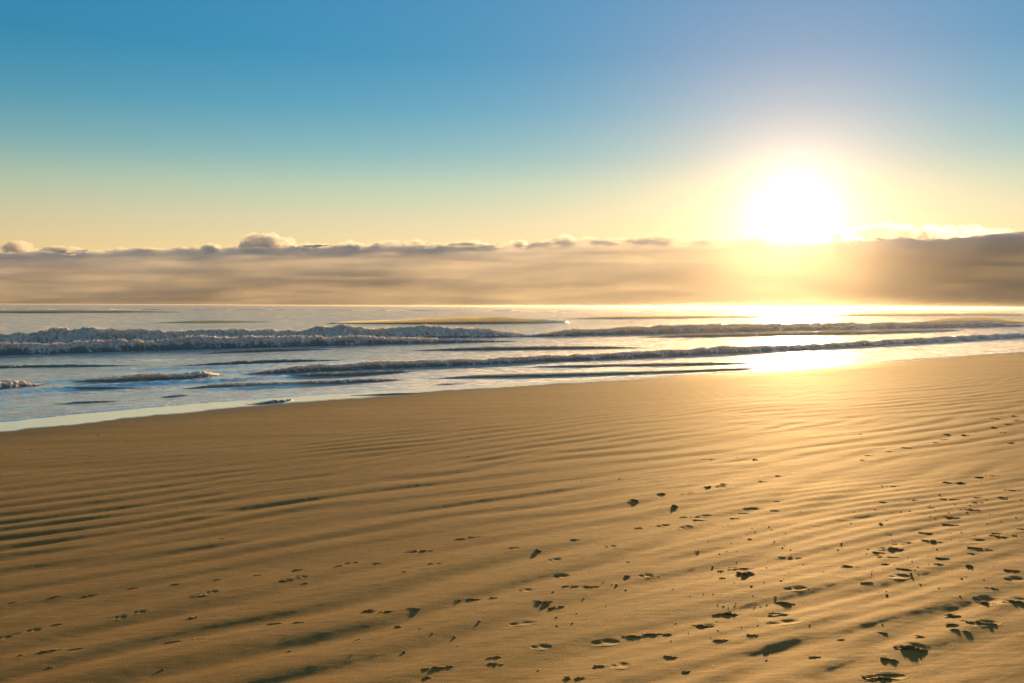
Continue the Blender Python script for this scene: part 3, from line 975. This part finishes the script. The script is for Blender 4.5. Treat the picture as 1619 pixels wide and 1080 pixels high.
# pixel x, y, width, height, label (None: one of the many alike)
CLUMPS = [
    (1178, 905, 32, 13, 'largest dark seaweed clump below the sun, casting a jagged shadow'),
    (861, 951, 28, 10, 'peaked dark seaweed heap with smaller lumps trailing to its right'),
    (1158, 967, 56, 12, 'wide bristly seaweed mat below the largest clump'),
    (585, 965, 22, 9, 'dark seaweed clump with a pale shadow at the lower middle of the beach'),
    (631, 987, 10, 9, 'small upright dark lump just right of the lower middle clump'),
    (305, 976, 13, 7, 'small dark lump with a slanting shadow on the left of the beach'),
    (1532, 893, 13, 9, 'round dark clump with a long narrow shadow on the right part of the beach'),
    (1497, 686, 9, 5, 'small dark lump left of the forked clump on the upper right sand'),
    (1526, 687, 13, 6, 'forked dark clump with a twig tail on the upper right sand'),
    (1550, 754, 15, 6, 'domed dark clump with a straight twig tail at the right'),
    (1517, 763, 15, 6, 'dark clump below and left of the domed one, its shadow hanging down'),
    (1600, 699, 13, 6, 'double peaked dark clump near the right edge, the highest big one'),
    (1194, 726, 9, 5, 'ring shaped dark lump far up the sand, below and left of the sun'),
    (1046, 780, 14, 6, 'oval dark clump in the middle distance of the sand'),
    (1066, 800, 10, 8, 'rounded dark lump with its shadow below the oval clump'),
    (1120, 770, 12, 6, 'blocky dark clump to the right of the oval one'),
    (851, 869, 10, 8, 'small dark lump with leaf shaped shadow above the footprints'),
    (1505, 817, 30, 8, 'spiky spread of seaweed in the trampled right part'),
    (1505, 987, 30, 7, 'seaweed clump beside the drag mark, left of the long hollow'),
    (1510, 971, 26, 10, 'brown seaweed clump at the upper end of the drag mark'),
    (1440, 1024, 48, 16, 'broad dark pile added for the shade of a hollow at the lower right'),  # dark pile laid where the trampled sand has a shaded hollow
    (1400, 1071, 80, 12, 'longest dark mat, added as hollow shade, cut by the bottom edge at the right'),  # dark mat laid for the shade of disturbed sand
    (1555, 984, 60, 10, 'long olive mat standing for the shade in a hollow at the lower right'),  # the olive mats stand for hollows in shade
    (1563, 950, 38, 13, 'olive mat for hollow shade, above the long one at the lower right'),
    (1607, 950, 34, 11, 'olive mat for hollow shade, touching the right edge of the picture'),
    (1408, 1042, 24, 8, 'small seaweed pile on the left flank of the broad dark pile'),
    (1412, 867, 48, 8, 'ragged seaweed line with upright tips in the right part'),
    (1113, 986, 32, 8, 'seaweed lip at the top edge of a footprint near the bottom'),
    (1140, 1012, 30, 7, 'seaweed strip with a vertical stalk below that footprint'),
    (1245, 951, 26, 8, 'seaweed clump straight below the sun, near the bottom'),
    (1240, 969, 44, 7, 'thin spread of weed just below the clump straight below the sun'),
    (80, 1028, 36, 7, 'flat dark seaweed piece at the lower left corner of the beach'),
    (318, 942, 34, 6, 'flat dark weed beside a footprint on the left of the beach'),
    (948, 1053, 30, 8, 'dark weed lump left of the lowest oval footprint'),
    (908, 1073, 30, 8, 'dark weed cut by the bottom edge left of the lowest footprint'),
    (1000, 1003, 26, 7, 'tufted weed clump right of the long slanting footprint'),
    (1034, 1000, 30, 6, 'line of bristly weed right of the tufted clump'),
]
SCRAPS = [(1140, 902, 10, 5), (1143, 914, 10, 5), (1345, 897, 38, 5), (1393, 830, 8, 6), (1467, 843, 24, 4), (1473, 856, 30, 6), (1385, 874, 26, 4), (1405, 882, 30, 4),
          (1510, 830, 34, 4), (1579, 844, 17, 3), (1580, 849, 26, 5), (1545, 868, 38, 5), (1538, 876, 18, 4), (1490, 884, 22, 4), (1483, 893, 15, 4), (1437, 902, 34, 5),
          (1600, 903, 30, 7), (1568, 930, 18, 4), (1515, 998, 28, 6), (1458, 1008, 20, 5), (1262, 931, 38, 5), (1574, 662, 18, 4), (1604, 658, 16, 4), (1609, 665, 11, 3),
          (1593, 671, 12, 4), (1570, 676, 14, 4), (1586, 684, 8, 5), (1362, 686, 8, 4), (1443, 791, 22, 4), (1395, 795, 14, 3), (1547, 788, 14, 4), (1555, 796, 30, 5),
          (1538, 807, 38, 5), (1585, 787, 12, 4), (1590, 790, 9, 3), (1005, 792, 16, 6), (1225, 808, 12, 3), (1186, 853, 6, 4), (1102, 873, 6, 3), (815, 867, 16, 3),
          (903, 928, 24, 5), (936, 928, 22, 3), (992, 912, 10, 7), (1055, 1002, 14, 6), (787, 1040, 14, 5), (783, 1040, 26, 5), (783, 1050, 22, 5), (686, 1056, 32, 9), (711, 1053, 10, 7),
          (676, 1070, 14, 9), (744, 946, 28, 4), (783, 944, 16, 3), (725, 948, 8, 4), (612, 968, 24, 5), (659, 963, 32, 5), (439, 984, 26, 6), (472, 984, 16, 4), (472, 901, 14, 5),
          (449, 919, 26, 5), (482, 921, 8, 3), (536, 895, 14, 6), (596, 890, 10, 4), (408, 909, 12, 3), (344, 915, 10, 4), (280, 923, 14, 4), (212, 929, 14, 3), (144, 940, 22, 4),
          (87, 944, 14, 4), (93, 987, 16, 5), (23, 953, 14, 4), (80, 1053, 8, 5), (35, 1035, 9, 5), (255, 1057, 8, 4), (276, 1011, 26, 5), (352, 853, 6, 4), (122, 1027, 18, 3),
          (49, 711, 7, 2.5), (202, 696, 6, 2), (145, 722, 7, 2), (875, 960, 14, 8), (888, 958, 10, 6), (1497, 764, 15, 4), (1105, 823, 24, 3), (1010, 835, 16, 4), (1160, 820, 16, 3),
          (1145, 766, 10, 3), (1229, 752, 9, 3), (1365, 728, 9, 3), (1472, 803, 10, 3), (1610, 848, 16, 4), (1375, 922, 22, 5), (1400, 893, 12, 4), (1333, 1012, 14, 4), (1290, 1040, 18, 5),
          (30, 1000, 10, 3), (566, 1010, 7, 3), (640, 905, 6, 3), (1190, 1006, 16, 6), (1210, 1030, 10, 4), (1060, 1040, 18, 6), (1085, 1062, 10, 5)]
TWIGS = [(1175, 898, 48, 3), (1258, 882, 58, 3), (1542, 682, 15, 2.5), (1496, 695, 17, 2.5), (1480, 700, 15, 2.5), (1432, 708, 19, 2.5), (1410, 714, 17, 2.5), (1375, 720, 18, 2.5),
         (1415, 769, 40, 2.5), (1572, 753, 26, 2), (1500, 790, 32, 3), (1600, 776, 28, 3), (1123, 726, 32, 2), (1092, 818, 28, 2.5), (1078, 834, 20, 2.5), (1180, 811, 24, 3),
         (1230, 792, 14, 2.5), (1205, 761, 16, 2.5), (907, 854, 16, 3), (730, 852, 26, 4), (752, 849, 26, 3), (664, 871, 42, 4), (563, 889, 24, 3), (1030, 911, 26, 3), (472, 914, 22, 3), (311, 1008, 30, 4),
         (690, 892, 20, 2.5), (1440, 858, 60, 3), (1620, 838, 30, 4), (1395, 1000, 16, 3)]


SHORT = ['the largest clump', 'the peaked heap', 'the wide bristly mat', 'the lower middle clump', 'the small upright lump', 'the slanting shadow lump', 'the round clump with a long shadow', 'the lump left of the forked clump',
         'the forked clump', 'the domed clump', 'the clump left of the domed one', 'the highest right edge clump', 'the ring shaped lump', 'the oval clump', 'the rounded lump', 'the blocky clump', 'the leaf shadow lump',
         'the spiky spread', 'the hollow side clump', 'the drag mark clump', 'the broad dark pile', 'the bottom right mat', 'the long olive mat', 'the upper olive mat', 'the right edge olive mat', 'the small flank pile',
         'the ragged tipped line', 'the footprint lip', 'the stalked strip', 'the clump straight below the sun', 'the thin weed spread', 'the lower left flat piece', 'the footprint side weed', 'the lowest print lump',
         'the bottom edge weed', 'the tufted clump', 'the bristly line']
USED = {}


def near_label(what, px, py):
    """says where a small piece lies by the nearest clump one can find"""
    best = sorted(range(len(CLUMPS)), key=lambda i: (CLUMPS[i][0] - px) ** 2 + (2.2 * (CLUMPS[i][1] - py)) ** 2)
    for i in best[:6]:
        dx, dy = px - CLUMPS[i][0], 2.2 * (py - CLUMPS[i][1])
        far = 'far ' if math.hypot(dx, dy) > 150 else ('just ' if math.hypot(dx, dy) < 45 else '')
        if abs(dx) > 2 * abs(dy):
            w = 'right of' if dx > 0 else 'left of'
        elif abs(dy) > 2 * abs(dx):
            w = 'in front of' if dy > 0 else 'behind'
        else:
            w = ('in front and to the ' if dy > 0 else 'behind and to the ') + ('right of' if dx > 0 else 'left of')
        lab = what + ' ' + far + w + ' ' + SHORT[i]
        if lab not in USED and len(lab.split()) <= 16:
            USED[lab] = 1
            return lab
    return None


def put(o, px, py, seed, yaw=None):
    x, y = on_sand(px, py)
    z = float(sand_z(np.array([x]), np.array([y]))[0])
    o.location = (float(x), float(y), z)
    a = math.atan2(-float(x), float(y))
    o.rotation_euler = (0, 0, a + (yaw if yaw is not None else 0.0))
    return float(x), float(y)


def scale_at(px, py):
    x, y = on_sand(px, py)
    return float(y) / FPX, float(y) ** 2 / ((CAM_Z) * FPX)      # metres per pixel across, and along the ground


for i, (px, py, w, h, lab) in enumerate(CLUMPS):
    k, kd = scale_at(px, py)
    tall = min(max(h * k * 0.45, 0.006), 0.026)
    v, f = scrap_mesh(w * k, max(0.02, h * kd * 0.25), tall, 1000 + i, False)
    o = mesh_from('seaweed_clump', v, f, M_WEED if i < 22 else M_WEED2)  # weed, and the dark mats standing for shaded hollows
    tag(o, lab, 'seaweed', 'seaweed clumps washed up on the sand')
    put(o, px, py + h * 0.2, i)
    r = random.Random(i)
    for q in range(r.randint(2, 3)):
        v, f = frond_mesh(r.uniform(0.15, 0.35) * w * k, 3000 + i * 10 + q, tall * r.uniform(0.0, 0.2))
        v[:, 0] += r.uniform(-0.35, 0.35) * w * k
        mesh_from('frond', v, f, M_WEED, parent=o)
for i, (px, py, w, h) in enumerate(SCRAPS):
    k, kd = scale_at(px, py)
    v, f = scrap_mesh(w * k, max(0.012, h * kd * 0.22), min(max(h * k * 0.4, 0.0035), 0.013), 5000 + i, False)
    o = mesh_from('seaweed_scrap', v, f, M_WEED if i % 3 else M_WEED2)
    tag(o, near_label('flat ' * (h <= 3) + 'wide ' * (w >= 24) + 'tiny ' * (w <= 8) + ('dark' if i % 3 else 'sandy brown') + ' seaweed scrap', px, py) or 'small ragged scrap of seaweed lying flat on the rippled sand', 'seaweed', 'small seaweed scraps scattered over the sand')
    put(o, px, py, i, random.uniform(-0.15, 0.15))
for i, (px, py, w, h) in enumerate(TWIGS):
    k, kd = scale_at(px, py)
    v, f = scrap_mesh(w * k, max(0.006, h * kd * 0.12), max(h * k * 0.8, 0.006), 7000 + i, True)
    o = mesh_from('seaweed_strand', v, f, M_WEED2)
    tag(o, near_label('long ' * (w >= 30) + 'thin brown seaweed strand', px, py) or 'thin strand of seaweed stretched out along the sand ripples', 'seaweed', 'thin seaweed strands on the sand')
    put(o, px, py, i, random.uniform(-0.05, 0.18))

PELLETS = [(1189, 837), (1216, 834), (1220, 838), (1187, 853), (1242, 844), (1237, 866), (1149, 873), (1138, 877), (1212, 898), (1247, 907), (1235, 919), (1188, 928), (1161, 922), (1128, 941),
           (1227, 944), (1250, 870), (1127, 895), (1208, 922), (1135, 956), (1144, 958), (1460, 813), (1438, 808), (1424, 809), (1476, 803), (1510, 799), (1515, 806), (1485, 783), (1383, 806),
           (1402, 824), (1392, 828), (1593, 795), (1614, 791), (1606, 819), (1552, 764), (875, 937), (923, 946), (958, 958), (880, 976), (905, 986), (881, 990), (912, 970), (990, 932),
           (993, 889), (954, 921), (968, 925), (975, 925), (639, 1029), (758, 983), (684, 1002), (664, 995), (719, 1005), (458, 1026), (431, 1072), (472, 995), (1206, 705), (1139, 773), (1395, 987),
           (995, 888), (37, 733), (80, 727), (131, 687), (155, 689), (690, 700), (742, 722), (935, 704), (1022, 726), (1170, 736), (1165, 724), (1060, 755), (980, 757), (920, 760), (1240, 862),
           (1401, 934), (1402, 940), (1414, 895), (1455, 923), (1481, 869), (1503, 843), (1520, 842), (1560, 828), (1478, 820), (1500, 812), (1533, 800), (1560, 790), (1528, 811), (1470, 818),
           (1350, 810), (1345, 828), (1330, 861), (1420, 845), (1408, 846), (1372, 868), (1370, 876), (1440, 908), (1451, 898), (1325, 870), (1302, 905), (1520, 915), (1555, 917), (1484, 931)]
rp = np.random.default_rng(11)
for _ in range(165):
    cxp, cyp, sxp, syp = [(1500, 805, 60, 16), (1420, 875, 50, 26), (1190, 860, 60, 40), (1170, 960, 70, 30), (1500, 900, 70, 40), (1100, 830, 80, 18), (1180, 990, 60, 25)][rp.integers(7)]
    PELLETS.append((cxp + rp.normal() * sxp, min(cyp + rp.normal() * syp, 1074)))
peb = []
for q in range(5):
    v, f = blobs([(0, 0, 0)], [1.0], 900 + q, (1, 0.85, 0.8), 0.22, 1)
    o = mesh_from('pebble', v, f, M_PEB)
    peb.append(o.data)
    bpy.data.objects.remove(o)
for i, (px, py) in enumerate(PELLETS[:200]):
    o = bpy.data.objects.new('pebble', peb[i % 5])
    col.objects.link(o)
    tag(o, 'tiny dark pebble lying alone on the smooth sand', 'pebble', 'tiny dark pebbles scattered over the sand')
    k, kd = scale_at(px, py)
    x, y = put(o, px, py, i, rp.uniform(0, 6))
    sz = max(0.0065, 1.1 * k) * rp.uniform(0.6, 1.35) * (1.0 if i < 100 else 0.7)
    o.scale = (sz, sz, sz * rp.uniform(0.45, 0.8))
    o.location.z += sz * 0.12

SHELLS = [(638, 818), (725, 1018), (585, 882), (456, 1006), (648, 896), (802, 874), (37, 916), (342, 974), (932, 903), (852, 1056), (1106, 909), (1192, 959), (1128, 1054), (1472, 797), (125, 854), (461, 1062), (560, 1034)]
n = 7
th, rr = np.meshgrid(np.linspace(-1.25, 1.25, 11), np.linspace(0, 1, n))
rad = rr * (1 + 0.05 * np.cos(th * 14))
shv = np.stack([rad * np.sin(th), rad * np.cos(th) - 0.5, 0.30 * np.sin(np.pi * np.clip(rr, 0, 1) ** 0.8) + 0.03 * np.cos(th * 14) * rr + 0.02], -1).reshape(-1, 3)
shl = shv.copy()
shl[:, 2] -= 0.07
gf = grid_faces(n, 11)
nv = n * 11
b_i = [r_ * 11 for r_ in range(n)] + [(n - 1) * 11 + c_ for c_ in range(1, 11)] + [r_ * 11 + 10 for r_ in range(n - 2, -1, -1)]
rim = [(b_i[k_], b_i[(k_ + 1) % len(b_i)], b_i[(k_ + 1) % len(b_i)] + nv, b_i[k_] + nv) for k_ in range(len(b_i))]
so = mesh_from('shell', np.concatenate([shv, shl]), np.concatenate([gf, gf[:, ::-1] + nv, np.array(rim)]), M_SHELL)
sh_me = so.data
bpy.data.objects.remove(so)
for i, (px, py) in enumerate(SHELLS):
    o = bpy.data.objects.new('shell', sh_me)
    col.objects.link(o)
    tag(o, near_label('tiny white shell', px, py) or 'tiny white shell glinting on the brown sand', 'shell', 'white shells scattered on the sand')
    k, kd = scale_at(px, py)
    put(o, px, py, i, random.uniform(0, 6))
    sz = max(0.007, 1.3 * k) * random.uniform(0.75, 1.15)
    o.scale = (sz, sz, sz)
    o.rotation_euler.x = random.uniform(-0.3, 0.7)
    o.location.z += 0.002
